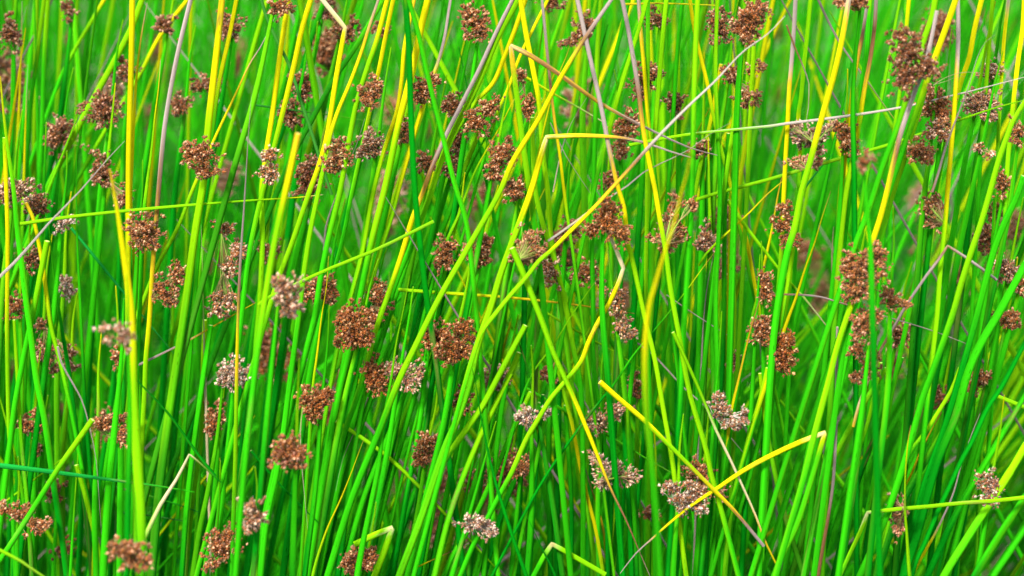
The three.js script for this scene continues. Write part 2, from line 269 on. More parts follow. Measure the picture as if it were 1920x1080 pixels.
// stems as seen: id | width in photo pixels | distance in cm | colours from base to tip | ends | course | label
const STEMS = `
fg1|21>18|80|gllyyyo|t|262,1090 264,990 257,860 248,720 247,640 243,560 232,480 222,410 214,362 206,318|blurred thick yellow rush stem nearest the camera, brown tip, far left
a1|12|103|gglyyy||229,1080 234,930 238,740 240,500 241,300 246,110 248,-10|straight yellow stem with speckled skin running up the far left to the top edge
a2|10>7|104|glyyyov|t|262,760 255,600 250,450 244,380 247,300 252,200 258,120 266,60 276,5|yellow stem with a brown withered tip beside the straight speckled one
a3|11>9|99|glllyobvvvv||258,1090 263,890 271,730 273,677 280,600 288,470 297,360 307,250 317,183 333,100 358,-4|green stem turning orange then mauve grey above a two lobed seed head, upper left
s4|20>13|97|GGggglllyyo||283,1085 300,903 313,803 325,720 337,643 350,553 367,427 382,335 390,240 400,150 410,60 418,-20|thick bright stem under the lone round seed head at left, yellow above it
s4b|10>5|102|llllyyovv|t|245,620 262,580 293,503 333,427 360,358 385,300 403,258 440,180 468,120 490,85 515,33|yellow stem bending right behind the round left seed head with a grey tip
s4c|9|104|ggglyy||368,520 378,400 388,310 398,250 403,205 413,143 430,67 445,-10|thin yellow stem with a pale torn joint above the round left seed head
a5|11>6|90|vvvv|ft|-40,545 0,518 50,467 90,420 150,358 200,300 234,264|dry grey leaf blade curving across the left edge in front
a6|5>2|112|lyvvv|t|18,480 19,380 20,267 23,200 30,117 40,50 50,10|thin grey dead tip standing at the upper left corner
a7|9>5|110|glyyv|t|22,460 28,345 33,260 37,165 40,75 41,2|yellow stem with grey tip crossing in the upper left corner
a8|9>3|109|glyyvv|t|40,470 44,350 47,250 50,167 52,120|short yellow stem ending in a grey point, upper left
a9|14>11|98|GGggggly|t|126,1090 115,1003 103,927 95,870 83,787 68,713 57,627 48,560 40,493 32,427 25,353 15,283 7,217 0,143|long green stem leaning left along the left edge, yellow at its top
a10|9|101|gllyyyl|c|20,880 15,760 13,600 14,450 11,340 8,258|yellow stem cut off flat near the left edge
a11|10>8|100|ggllyyyo|c|150,860 133,770 112,675 97,620 88,560 80,500 72,455 62,410 48,380|yellow stem arching left, bowed like a hook, left edge
a12|12|99|ggggll|c|7,927 20,820 27,763 37,707 53,627 67,560 78,503 88,452|pale green stem cut off slanted, leaning right at the left edge
a13|12>8|102|GGGgg|t|148,840 143,813 132,720 123,660 113,600 103,527 95,460 90,410|deep green stem leaning left behind the slanted cut stem
a14|10>3|100|GGggg|t|165,830 160,770 157,713 150,560 145,460 143,360 145,207|slim upright green stem ending in a fine point, left
b1|12>9|92|dddg|ft|-20,871 0,873 83,883 173,895 233,903 300,912 365,923|bluish green stem lying level across the lower left
b2|12|88|gggll|fc|-20,1076 0,1050 33,1000 77,930 110,877 143,830 173,787|pale green cut stem slanting up across the level blade, lower left
b3|16>14|93|gggg|t|192,1090 197,1003 203,920 213,820 223,720 228,660 232,560|thick plain green stem behind the nearest yellow stem, lower left
b4|7>2|96|vvvvv|ft|108,650 115,680 137,720 153,750 167,797 180,863 185,927 191,1013|dead grey leaf drooping downward, lower left
b5|9>4|98|ggll|t|131,1090 137,987 142,910 146,850|short pale green spike rising at the bottom left
b6|10|99|glll|c|195,1080 187,1040 170,973 157,920 143,872|lime stem leaning left at the bottom left, ending blunt
b7|6>3|98|lyyb|t|173,1090 175,987 176,920 175,890|narrow yellow blade at the bottom left
b8|12>11|91|lww!gGG|ft|268,1014 300,947 330,900 355,852! 372,866 400,892 415,905|broken stem with a pale purple tipped elbow, lower left
b9|9|94|GGGG|ft|403,893 367,847 317,777 263,720 240,694|dark green stem slanting down to the right, lower left
b10|14|80|lll|ft|-30,1016 0,1032 40,1053 82,1082 110,1095|blurred yellow green stem across the bottom left corner
b11|9|101|gllll|t|44,940 30,863 17,813 0,750 -12,715|lime stem leaning off the left edge at mid height
b12|7|103|llll|ft|-8,950 8,942 50,910 80,887 117,860 140,845|thin lime stalk slanting through the lower left thicket
c1|13>10|99|gggllyyy||437,1060 447,937 460,837 473,753 480,643 487,560 492,443 490,360 497,300 510,217 520,140 530,67 541,-5|tall lime stem bowed gently, third tall one right of the round left seed head
c2|11|98|gggllyyy||435,760 452,600 468,470 492,360 517,263 550,127 567,50 584,-5|yellow stem with a brown edge stripe reaching the top edge left of centre
fg2|13|80|ggglllyyo|c|440,1090 462,840 485,640 503,520 517,443 535,360 548,300 559,250|blurred yellow stem with blunt brown top, close to the camera left of centre
c3|10>3|95|glloybvvvv|t|436,1020 441,860 443,740 444,680 446,600 450,500 458,380 464,280 471,180|mauve dead stem standing straight above the pale round seed head
c5|13|98|gggg|t|360,1090 373,1003 390,920 407,820 417,730 424,690|green stem carrying the pale round seed head, lower left of centre
c6|11|101|gggll||346,1090 363,920 377,820 380,720 384,600|green stem beside the carrier of the pale round seed head
c7|11|103|GGGG||375,1080 383,1020 413,887 433,753 440,690|dark green stem right behind the pale round seed head
c8|8>2|103|gggg|t|380,760 385,693 390,593 407,493 413,450 424,380 437,297|fine green stem rising to a point behind a loose seed chain, left
c9|6>2|100|wwlw|t|384,700 383,660 380,527 377,423|thin pale straw stem beside a loose seed chain, left
c10|12>10|96|gglllyyyyww||445,790 470,700 500,593 523,520 547,457 580,360 597,313 612,260 630,147 640,90 647,52! 625,25 603,-2|yellow stem with a bent straw coloured top, upper middle left
c11|15>6|94|gggglllyyov||487,1090 500,970 517,893 530,820 543,720 560,593 570,510 583,427 597,360 610,300 620,250 633,210 657,153 680,90 690,57 710,-2|long bright stem passing the oval seed head, yellow then grey at the top
c12|14>10|95|gggggllly||500,950 520,860 557,720 573,660 590,593 600,527 613,460 637,360 650,290 667,200 690,123 707,73 727,-4|long bright stem under the dark spiky seed head, upper middle left
c13|9|103|ggglyy||600,600 623,520 637,470 647,427 660,360 680,270 693,210 710,133 723,67 738,-4|lime stem behind the dark spiky seed head
c14|7>4|100|vvvvv|ft|607,470 608,457 611,425 621,392 634,358 653,307 668,272 684,222|curled grey dead tip hanging right of the oval seed head
c15|13>12|94|GGGGGG||812,640 800,560 790,477 778,360 770,200 766,80 760,-5|dark green upright stem just left of centre at the top
c16|11>10|92|gggggg||878,440 870,400 853,347 833,267 808,167 783,57 765,-5|green stem leaning left in front of the cupped seed head
c17|14|97|ggglllyyy||635,740 650,680 677,547 690,483 703,427 720,360 733,300 747,233 770,143 790,50 803,-5|broad yellow green stem rising right of the dark spiky seed head
c18|11>8|99|ggllyyyo||625,690 640,620 660,547 680,470 697,375 713,307 727,260 743,213 753,150 758,90 768,40 777,-3|yellow stem browning at the top behind the dark green upright
c19|12>6|98|gglllyyyyvv||650,690 670,610 697,527 713,470 733,410 747,357 767,287 780,240 793,197 808,150 820,120 832,77 845,-3|yellow stem with mauve top carrying the cupped seed head
c20|7.5|91|llllll|fc|485,572 500,560 550,535 620,503 697,472 770,437 813,415|pale cut stem lying aslant across the middle left
c21|13>8|96|gggllyyobvvvvv||625,900 640,830 677,720 700,633 733,537 753,477 773,410 793,360 808,318 830,267 863,200 897,133 927,67 962,-3|long slanted stem yellow below and dull mauve above, top centre left
c22|12|98|ggglllll||670,760 690,690 743,527 767,470 787,417 812,350 830,293 853,240 880,190 907,133 930,77 963,15 975,-8|lime stem running parallel beside the mauve topped slanted stem
c23|10|101|gllyyy||770,470 800,380 847,262 893,190 925,155 945,108 962,65 985,0|yellow stem slanted behind the lime and mauve pair, top centre
d1|16>8|88|ggglllllyyyybvv||611,1090 660,933 713,803 747,715 777,653 823,560 880,460 937,360 960,305 1010,223 1043,160 1065,122 1093,77 1120,37 1148,-3|longest stem, slanting unbroken from bottom centre to a mauve tip at the top
d2|17>10|90|gggggglllllyyyy!oobvvv|t|745,1090 790,970 833,843 857,787 880,720 897,643 920,577 940,510 960,455 975,415 995,360 1010,307 1025,257! 1080,254 1140,256 1170,259 1207,267 1260,285 1295,295|thick stem snapped at a right elbow with its brown top lying level, upper centre
d3|13|92|ggggl!llll||772,1090 793,1003 813,933 827,890! 835,862 857,830 887,787 907,757 927,720 957,663 985,610|lime stem with a purple joint where it bends, lower centre
d4|9>3|87|GGGGG|t|990,1090 960,1003 930,907 913,837 900,770 892,720 876,655|thin dark green stem leaning left in front, lower centre
d5|14>3|89|ggggglll|t|668,1090 680,1020 697,937 710,870 720,787 733,713 743,643 757,577 768,517|bright green stem tapering to a fine point right of the densest seed head
d6|14|91|lll!ll|c|692,1110 700,1085 720,1035 735,990! 703,1003 665,1021|cut lime stem with a folded end at the bottom centre left
d7|8>2|92|llyyyb|t|585,1090 593,1053 613,993 640,933 660,883 677,837 687,813|flat yellow blade ending in a brown point, lower centre left
d8|13|98|Ggggg||570,1085 583,987 603,903 620,803 637,720 650,650|green stem just left of the yellow pointed blade, bottom centre left
d9|12|100|GGggg||600,1085 623,987 643,907 667,820 693,753 712,690|second green stem behind the yellow pointed blade
d10|8>3|94|glyyyo|t|580,820 587,720 595,660 603,593 612,537 616,480|narrow yellow spike left of the densest seed head
d11|13>10|100|gggggll||660,850 690,760 727,667 747,620 773,557 797,503 817,460 840,403 857,352 880,293 897,250 905,215|green stem leaning right and carrying a two lobed dark head, upper centre
d12|10|102|GGggd|t|800,560 840,440 860,380 870,340 893,290 917,243 925,215|dark green stem with a darker joint under the two lobed upper head
d13|8>4|97|glllyyv|t|820,500 843,440 857,410 873,367 890,323 913,280 940,233 965,185 985,160|thin yellow stem crossing right of the two lobed upper head
e1|13>8|91|gllll!oobbobvvvv|t|1003,425 993,357 980,267 970,187 963,133 958,86! 993,103 1050,140 1120,190 1167,217 1227,247 1293,277 1345,291|snapped stem whose orange brown upper piece slants down to the right, top centre
e2|12>10|95|ggglllllll||1093,1090 1093,887 1088,720 1073,643 1063,587 1053,540 1037,477 1020,427 1005,365 1000,300 998,220|lime upright right of the round centre seed head
e3|11|98|glllyyy||1045,520 1033,440 1027,360 1018,290 1010,187 1000,133 987,67 975,-5|yellow stem leaning left near the top centre
e4|14>5|87|llllllyyobbbv|ft|960,465 977,503 997,553 1020,613 1037,660 1063,718 1083,763 1120,853 1133,887 1150,927 1173,973 1193,1020 1222,1088|broken stem hanging down to the right, brown toward its lower end, lower centre
e5|11>6|86|gllllllyyoobvvvvvv|t|850,800 887,667 903,623 930,587 960,550 985,522 1010,490 1033,470 1060,443 1093,410 1120,383 1147,353 1177,320 1210,283 1243,247 1293,197 1343,150 1393,97 1440,63 1472,30|yellow stem with a very long grey tip slanting to the upper right
e6|8>3|90|vwvvvvv|ft|1028,452 1080,415 1130,378 1177,348 1207,323 1240,306 1293,280 1330,252 1370,230|pale grey dry blade lying beside the long grey tip, centre right
e7|11>9|90|llllllllyyovvvv||1288,1090 1270,953 1263,880 1243,763 1227,670 1210,600 1187,493 1177,453 1170,390 1157,345 1143,283 1127,200 1103,93 1082,-4|yellow stem turning mauve at mid height, left of two such, upper right of centre
e8|12>9|89|gglllllllyyyobvvv||1387,1090 1363,997 1347,937 1333,887 1323,840 1293,737 1273,627 1257,540 1248,470 1237,410 1228,355 1218,307 1208,255 1203,220 1197,167 1187,107 1177,50 1166,-4|yellow stem turning mauve above the feathery seed head, right of two such
e9|9|99|glllg||1215,640 1211,520 1213,393 1214,200 1215,-4|straight green upright between the two mauve topped stems
fg3|12>9|77|gglyyyyyo|t|1238,1090 1230,953 1222,870 1213,790 1209,700 1210,640 1218,570 1228,535 1240,493 1253,453 1267,407 1278,360 1288,325 1297,270|blurred olive yellow stem curving right, close to the camera at centre right
e10|14>11|92|GGggggll||1265,900 1275,760 1280,643 1290,493 1297,360 1302,150 1308,-4|tall plain green upright right of centre at the top
e11|10|101|gglllll||1200,560 1215,420 1222,320 1230,227 1243,67 1250,-4|lime upright left of the tall plain green one, top
e12|9|104|Ggggg||1240,480 1250,380 1257,300 1262,217 1267,140 1273,67 1280,-4|slim green upright touching the tall plain one, top
e13|8|106|lllyyy||1385,420 1360,310 1340,230 1327,160 1303,60 1293,-4|yellow stem leaning left behind the tall plain upright
e14|9|105|gllyy||1280,480 1300,380 1317,293 1330,240 1340,190 1352,120|yellow stem leaning right behind the tall plain upright
e15|12>8|95|GGGggggll||1310,1090 1323,1003 1332,937 1343,803 1345,700 1342,560 1348,430 1350,360 1346,250 1342,140 1345,-4|long green upright from bottom to top right of the feathery head
e16|10|98|GGggg||1345,800 1355,680 1357,593 1358,493 1360,360 1366,250|green upright hugging the long one right of the feathery head
e17|11>9|96|gglll||1330,600 1345,470 1358,357 1372,260 1387,160 1398,95 1405,50|lime stem holding the big round seed head at the top right of centre
e18|7>5|94|lllvvvvvv|ft|1180,272 1227,263 1260,257 1307,250 1440,237 1473,232 1547,223 1620,213 1697,200 1773,182 1823,170 1900,150 1935,141|long fallen stalk lying nearly level, grey to the right, upper right
e19|8|97|lllllll|ft|1307,374 1345,362 1440,337 1540,307 1627,283 1680,267 1793,227 1873,200 1930,186|fallen lime stalk lying level below the grey one, upper right
e20|12>9|90|ggggglllllyyyyw!www||840,1130 863,1080 887,1023 910,980 933,935 960,885 987,823 1007,790 1033,747 1060,715 1090,677 1103,643 1120,607 1140,573 1160,530 1169,503! 1157,473 1147,450 1135,425|yellow stem with a sharp pale elbow at top, right of centre
e21|7>3|92|GGGGggglyb|t|985,960 1030,883 1083,807 1127,750 1153,718 1187,667 1220,627 1255,585 1293,537 1310,513 1342,470|thin green stem slanting up right with a dark pointed tip
e22|7|96|llyyy|ft|1310,498 1325,475 1360,440 1407,397 1440,363 1480,330|thin yellow stalk slanting right beneath the small pale brown head
e23|11>7|86|yyyllyyobvv|fc|1125,716 1160,747 1207,787 1243,823 1280,860 1313,893 1345,925 1370,950 1390,973 1410,997 1432,1024|cut yellow stalk slanting down right, arm of a yellow cross, lower right of centre
e24|15>7|88|gggggg!yyyyyyyovvv|t|1440,1110 1450,1085 1467,1040 1493,987 1513,927 1533,860 1547,811! 1500,829 1440,857 1393,883 1343,917 1293,950 1260,977 1237,997 1223,1010 1193,1037 1163,1075|thick green stem snapped over, its yellow top slanting down left
e25|8>4|88|lllllwwwoy|fc|1262,623 1270,640 1287,677 1305,717 1322,757 1343,807 1370,863 1393,913 1417,967 1437,1020 1462,1070|straw coloured thin stalk hanging down right, lower right
e26|11>10|97|GGgggggll||1140,1090 1137,920 1130,800 1113,693 1112,560 1110,460 1113,353 1117,200 1120,100 1127,-4|straight lime green upright left of the mauve topped pair, full height
e27|13>7|93|GGGGGGg|t|1056,1090 1040,970 1027,887 1013,803 1003,745 990,693 973,643 955,595|green stem leaning left in the lower centre near the pinkish head
e28|8|95|GGGG||993,1090 997,1020 1003,920 1010,837 1018,740|slim dark green upright at bottom centre
e29|8>2|90|GGGg|t|1045,1090 1017,1030 997,987 973,940|small dark green blade leaning left at bottom centre
e30|11|92|gg!lll|fc|985,1110 1003,1075 1020,1043 1035,1020! 1053,1030 1093,1053 1135,1077|pale green stem folded over near the bottom edge, centre
e31|8|97|lyyyll||1133,1090 1117,993 1100,927 1087,870 1073,797 1060,747 1045,690|thin yellow upright behind the hanging broken stem
e32|7|99|yoobv|t|1136,1040 1130,987 1120,950 1107,910 1095,870|short brown and yellow stalk left of the wide pale head, lower centre
e33|8|98|ggggg|ft|985,728 1007,740 1080,783 1147,820 1207,857 1260,887|green stalk slanting down right behind the hanging broken stem
e34|6|99|vvvv|ft|1250,553 1293,583 1330,607 1373,634|grey dead straw under the feathery seed head
e35|6|101|vvvvvv|ft|1190,640 1227,667 1280,725 1320,760 1370,820 1395,850|grey dead straw slanting down right, lower right of centre
e36|6|100|vvvv|t|1312,760 1315,687 1320,593 1327,533 1338,478|mauve dead stalk upright under the small pale brown head
e37|8>6|98|llyoob|ft|747,543 813,548 947,557 1043,567 1127,578 1190,588|yellow stalk lying level across the centre of the picture
e38|7|101|llll|ft|1015,580 1030,590 1093,627 1147,657 1200,690|pale lime stalk slanting down right below the level yellow one
e39|11|93|lll|c|950,715 960,693 973,661|short cut lime stub at the very centre, mid height
e40|6>3|93|ggllllv|t|975,760 997,703 1040,643 1073,590 1110,537 1132,508|fine lime stem with a grey point, right of the very centre
e41|7>6|95|glyyobvv||1075,480 1063,400 1057,353 1050,293 1040,227 1033,167 1023,67 1016,-4|slim brown stem with yellow foot, top centre
e42|7|98|lyyyy||930,220 955,160 973,110 993,67 1029,-4|thin yellow stem slanting right at the top centre
e43|6>2|96|lyyob|t|1000,330 1020,240 1035,180 1050,133 1062,105 1079,50|slender yellow stem with a dark needle tip, top centre
e44|9|95|gllll||1120,330 1140,255 1152,207 1173,133 1200,47 1215,-8|lime stem slanting right between the mauve topped pair
e45|8|100|gyyov||1225,300 1213,200 1207,120 1202,67 1197,-5|yellow stem with a mauve top near the upper right of centre
e46|8|107|lylw|ft|960,130 990,147 1033,173 1087,203 1135,231|pale blurred stalk slanting behind the brown snapped piece, top centre
f1|10>9|95|glyyyyovvv||1458,560 1465,470 1470,360 1473,300 1477,233 1480,167 1483,133 1488,67 1492,-4|yellow stem with a mauve upper third, left one in the upper right quarter
f2|9|101|glyyob|t|1405,620 1420,560 1432,500 1447,433 1460,360 1468,325|yellow stem with a brown point left of the three tiered small head
f3|16>11|89|ggggglllyyyyov||1437,830 1445,700 1453,613 1463,543 1477,470 1490,427 1503,360 1520,300 1533,250 1547,200 1563,143 1577,83 1585,40 1592,-4|thick lime stem passing in front of a pale tangled head, upper right
f4|9|99|gglylllll||1492,470 1498,360 1500,287 1497,217 1502,183 1508,117 1515,50 1520,-4|yellow green stem rising behind the pale tangled head
f5|6>5|93|bbvvvv|ft|1475,47 1490,87 1503,117 1512,140 1517,157! 1516,200 1512,224|kinked dead grey stalk hanging in the upper right quarter
f6|13>8|96|ggggglyyyyobv||1525,800 1543,713 1557,627 1568,510 1573,400 1577,353 1585,290 1592,225 1600,160 1607,117 1617,67 1625,15|green stem ending orange brown, left of the right top pair
f7|13>8|95|gglllyyobbv||1560,700 1565,600 1575,470 1587,360 1600,293 1610,240 1617,193 1623,157 1632,110 1640,50 1643,-4|bright yellow stem with a brown streaked top, right of the right top pair
f8|11|99|gggggl||1605,260 1618,150 1625,100 1629,40 1631,-4|green stem under the cropped seed head at the top edge, right
f9|6|103|vvvvwy|ft|1533,-4 1550,33 1573,77 1600,117 1630,157 1653,190 1680,227|grey dead straw slanting down right in the upper right quarter
fg4|15>9|83|ggglllyyybvvvvv||1450,1095 1483,980 1507,897 1530,803 1555,710 1570,650 1597,570 1637,450 1650,410 1663,360 1678,293 1690,247 1703,207 1717,167 1733,127 1745,80 1757,20|blurred stem green below and grey mauve above, close to the camera, right
f10|13|88|gggllll||1600,470 1630,390 1657,307 1687,227 1707,160 1720,123 1733,73 1747,33 1755,-8|blurred lime stem crossing the large blurred head, upper right
f11|13|91|ggglllg|c|1580,700 1600,600 1625,520 1650,450 1673,365 1697,293 1713,240 1727,193 1738,148|lime stem with a slanted cut top, upper right
f12|13|90|glyyy||1690,290 1725,190 1750,117 1777,43 1795,-8|broad yellow stem leaning right to the top edge, far upper right
f13|12>9|93|gggllllyyyyovvv||1722,910 1735,790 1743,713 1757,593 1763,510 1773,410 1777,357 1788,227 1792,167 1795,120 1797,67 1796,-4|upright yellow stem with orange ring mark and mauve top, right
f14|11|98|glyyy||1760,330 1780,240 1803,150 1817,110 1827,57 1842,-6|yellow green stem right of the mauve topped upright, far upper right
f15|10>3|89|bvvvvvv|ft|1748,360 1760,323 1773,277 1797,213 1810,180 1823,140 1833,107 1847,80 1866,65|bent grey dead leaf with a hooked tip, upper right corner
f16|8|104|glyyv||1868,330 1874,220 1878,150 1883,73 1888,27 1892,-6|yellow upright with a mauve top in the upper right corner
f17|10|100|ggllyyy||1870,620 1880,487 1885,400 1890,300 1898,213 1903,167 1910,107 1917,60 1921,-5|yellow green upright near the right edge
f18|16>11|87|ggggglllllll||1608,1090 1657,980 1683,907 1707,830 1730,747 1750,693 1787,587 1803,530 1823,467 1840,417 1857,358 1873,300 1887,260 1900,227 1925,185|long lime stem sweeping from the bottom up to the right edge
f19|15|90|GGGGgggg||1690,1090 1733,910 1753,853 1773,797 1797,717 1813,660 1833,587 1850,520 1867,460 1887,410 1905,372 1920,330|deep green stem leaning right, parallel to the long lime sweep
f20|18|90|GGGgggg||1690,1095 1720,1003 1740,927 1760,860 1790,787 1817,693 1840,643 1873,587 1900,537 1925,492|thickest deep green stem leaning right at the right edge
f21|11|88|GGGGGG||1715,1060 1733,1020 1757,963 1780,913 1803,863 1823,827 1853,763 1877,727 1913,660 1930,630|slim deep green stem leaning right, lower right
f22|18|88|ggglll||1765,1090 1807,1020 1837,973 1867,927 1897,880 1925,832|thick bright stem slanting up in front at the lower right corner
f23|9|86|ggl!lllll|f|1560,1115 1573,1085 1595,1035 1613,997 1627,961! 1690,954 1740,950 1807,943 1857,940 1928,932|snapped stem with a long yellow top lying level at the lower right
f24|9>6|85|glllyb|t|1706,1090 1704,1060 1700,997 1697,953 1698,887 1703,827 1708,798|small yellow upright with a pointed tip standing before the level top, lower right
f25|7>4|93|yyyvvvvv|t|1708,1085 1733,1037 1750,1007 1767,973 1787,927 1803,870 1820,820 1838,775|mauve dead stem with yellow foot slanting right, lower right
f26|8>6|92|bbbvvvv||1533,1090 1543,1027 1553,970 1562,907 1567,820 1568,740 1570,613|tall mauve brown dead stem upright in the lower right
f27|9|95|lll|fc|1935,768 1920,763 1895,753 1870,743|short cut lime stalk entering from the right edge
f28|7>6|92|owbvvvb!vvv|f|1600,800 1612,755 1653,653 1673,620 1693,583 1737,517 1760,487 1777,461! 1807,480 1840,503 1869,525|dead brown stalk folded like a roof peak, right
f29|10>4|90|lyyyyyyb|t|1415,790 1440,710 1477,600 1493,557 1510,503 1527,457 1543,403 1558,358|bright yellow stem with a brown pointed tip slanting right, right of centre
f30|9|98|lllllw|ft|1365,375 1397,423 1435,472 1473,520 1507,557 1556,619|pale lime stalk slanting down right behind the bright yellow pointed stem
f31|6|94|bvvbvvv|ft|1470,552 1507,553 1540,557 1560,563 1640,587 1673,597 1707,607 1757,623 1811,644|long brown dead straw lying aslant behind the big right seed head
f32|8>5|93|yyoobb|t|1362,840 1373,763 1383,720 1393,677 1407,620 1423,565 1428,540|yellow stalk browning upward beside the twin small heads, right of centre
f33|8|104|lyyyl||1430,620 1420,560 1410,503 1400,450 1387,410 1373,360 1362,310|yellow stem leaning left behind the small pale brown head
f34|12|93|gggll||1358,1090 1373,947 1387,887 1397,853 1410,803 1427,747 1440,690|lime green stem right of the yellow cross, lower right
f35|11|95|ggggg||1372,1040 1383,970 1403,903 1420,837 1433,770 1448,690|second green stem right of the yellow cross, slightly behind
f36|9|96|gggglll||1438,900 1445,780 1452,700 1465,603 1477,533 1487,470 1494,420|stem carrying the upright twin heads right of centre
f37|10>8|95|Gggll||1545,1040 1563,973 1583,920 1607,853 1627,793 1640,737 1652,680|green stem right of the snapped green elbow, lower right
f38|9|94|gglll||1690,890 1707,847 1733,813 1763,767 1783,733 1800,690|lime stem leaning right beside the deep green parallels, lower right
f39|8|97|lyyoob|t|1665,975 1680,940 1707,893 1727,845 1750,800 1766,772|yellow stem with reddish brown tip among the deep greens, lower right
f40|15>4|105|ddd|ft|1497,368 1530,325 1562,288|broad bluish green leaf blade, blurred, upper right quarter
f41|9>6|100|www|ft|1562,545 1560,477 1563,425|pale lavender dry leaf scrap behind the green right pair
g1|8>6|98|lllllyw|ft|38,420 120,408 210,398 350,385 480,375 560,370 606,365|lime stalk lying almost level across the left half above the middle
g2|7|106|dddd|ft|133,427 180,485 233,550 280,608 330,668|bluish green stalk slanting down right behind the nearest yellow stem
g3|6|100|vvooy|ft|258,685 320,655 365,632 408,607 480,567|dry stalk grey then orange, slanting from the thick left stem toward the pale round head
g4|14>12|109|gglllll||60,420 87,357 123,283 167,200 213,117 247,50 268,-5|broad blurred lime stem slanting to the top edge behind the speckled yellow stem
g5|9|111|ggllyy||110,400 147,333 200,240 260,143 300,67 355,-5|blurred yellow green stem slanting between speckled and mauve stems, top left
g6|8|112|gglly||100,180 127,117 177,30 198,-5|short blurred lime slant at the top edge, far left
g7|10>4|100|gglllyov|t|266,470 270,395 275,350 283,290 290,220 297,165 301,112|lime stem with a mauve needle tip left of the long mauve one, upper left
g8|9|110|Ggggll||45,420 57,200 67,120 83,-5|blurred lime upright in the top left corner
g9|10|111|Ggggll||70,420 78,250 83,100 90,-5|second blurred lime upright in the top left corner, further right
g10|7|100|ddddd|f|622,365 600,300 580,235 563,187 547,133 523,83 500,33 489,-5|teal stalk leaning left, long and thin, left of the bent straw top
g11|12>10|107|GGGgg||545,300 580,233 630,143 667,87 712,10 720,-5|dark green blurred stem slanting right behind the bent straw top
g12|11|109|GGGg||530,240 560,147 580,83 610,-5|dark green blurred stem left of the bent straw top
g13|5|108|ddgd|ft|470,196 540,205 600,213 700,228|thin bluish stalk lying level behind the bent yellow stem
g14|9|97|lllll|ft|630,790 720,850 790,917 843,973 897,1030 940,1076|lime stalk slanting down right through the lower centre bundle
g15|8|96|GGGG|ft|470,845 523,907 583,967 610,992|dark green stalk slanting down right beneath the pink blurred head
g16|6>3|97|wvvv|ft|690,745 687,753 663,813 643,860 629,922|lavender grey dry leaf between green stems, lower centre left
g17|5>2|90|lwwvv|ft|567,765 563,813 567,887 577,992|white thread like dry leaf hanging below the dark open head
g18|6|95|yybv|ft|765,1072 800,1055 840,1037 880,1018|yellow and brown stalk lying low at the bottom centre
g19|13>11|97|Ggggg||640,1090 680,940 735,800 775,690|green stem leaning right, second right of the folded cut stem
g20|13>11|99|GGggg||725,1090 775,930 830,790 880,680|green stem leaning right behind the purple jointed stem
g21|14>11|93|gggll||812,1090 845,960 895,830 958,700|bright green stem leaning right just right of the purple jointed stem
g22|11|95|ggggl||843,1053 873,1003 913,920 960,810 995,735|green stem leaning right below the pale starry head, lower centre
g23|12|100|GGgg||905,1090 945,950 985,850 1012,755|deep green stem leaning right at the foot of the centre
g24|14>11|96|GGggg||1480,1090 1530,930 1600,790 1662,690|deep green stem leaning right behind the mauve brown upright, lower right
g25|13>10|98|GGGgg||1560,1090 1600,930 1650,790 1692,670|deep green stem leaning right under the lowest stacked head
g26|15>12|94|GGGgg||1640,1090 1690,950 1750,840 1802,750|broad deep green stem behind the small yellow upright, lower right
g27|15>12|91|GGggg||1735,1090 1800,950 1870,830 1926,735|broad green stem behind the pale grey head at the lower right
g28|16|87|Gggg||1822,1090 1870,1010 1930,920|green stem cutting the lower right corner below the thick bright one
g29|14|86|ggg||1855,1095 1890,1040 1930,980|lowest green stem in the bottom right corner
g30|12>10|98|GGGg||1185,1090 1180,960 1172,830 1170,700|deep green upright under the yellow elbow, bottom right of centre
g31|10|99|GGgg||1070,1090 1072,960 1066,850 1060,760|deep green upright left of the hanging broken stem
g32|6>4|96|wvvv|ft|1037,360 1052,285 1070,233 1100,183|pale bent straw behind the right elbowed stem, top centre
g33|5|98|vvvv|ft|1032,230 1060,290 1107,362|second pale straw slanting the other way near the elbowed stem, top centre
g34|7|104|yyyy|ft|1165,8 1230,6 1300,8 1345,10|yellow stalk lying level along the top edge right of centre
g35|10|102|ggll||1390,560 1400,380 1408,200 1418,-5|lime upright behind the big round head, right of centre top
g36|9|103|gglly||1655,470 1670,300 1690,150 1705,-5|lime upright behind the large blurred head at the upper right
g37|9|102|ggll||1832,420 1840,280 1850,150 1862,-5|lime upright behind the hooked grey leaf, upper right corner
g38|12|100|Gggg||340,1090 352,930 372,770 395,610|green stem right of the white broken elbow, lower left
g39|11>9|101|GGgg||250,1090 252,950 254,800 256,700|deep green upright behind the nearest yellow stem, bottom left
g40|8|100|ddgd|ft|205,910 260,925 330,945 372,960|bluish stalk lying level under the level blade, lower left
g41|8|103|dddd|ft|220,960 290,968 360,980|lower bluish stalk lying level in the dark gap, lower left
g42|4>2|91|wwww|ft|1750,160 1768,148 1790,139 1815,135 1840,138|thin pale bristle sticking out of the dark tattered head, far upper right
g43|3>1|91|www|ft|1752,158 1775,152 1800,142 1812,146|shorter pale bristle on the dark tattered head, far upper right
g44|11>8|94|Ggggl||1195,1090 1190,980 1180,860 1176,760|green upright crossing the hanging broken stem near the bottom
g45|12>9|94|GGgggll||1510,1090 1470,960 1440,820 1425,700|green stem leaning left through the foot of the snapped green elbow
g46|10>7|100|Gggll||60,1090 52,960 40,830 32,700 26,600|green stem leaning left in the lower left corner
`;
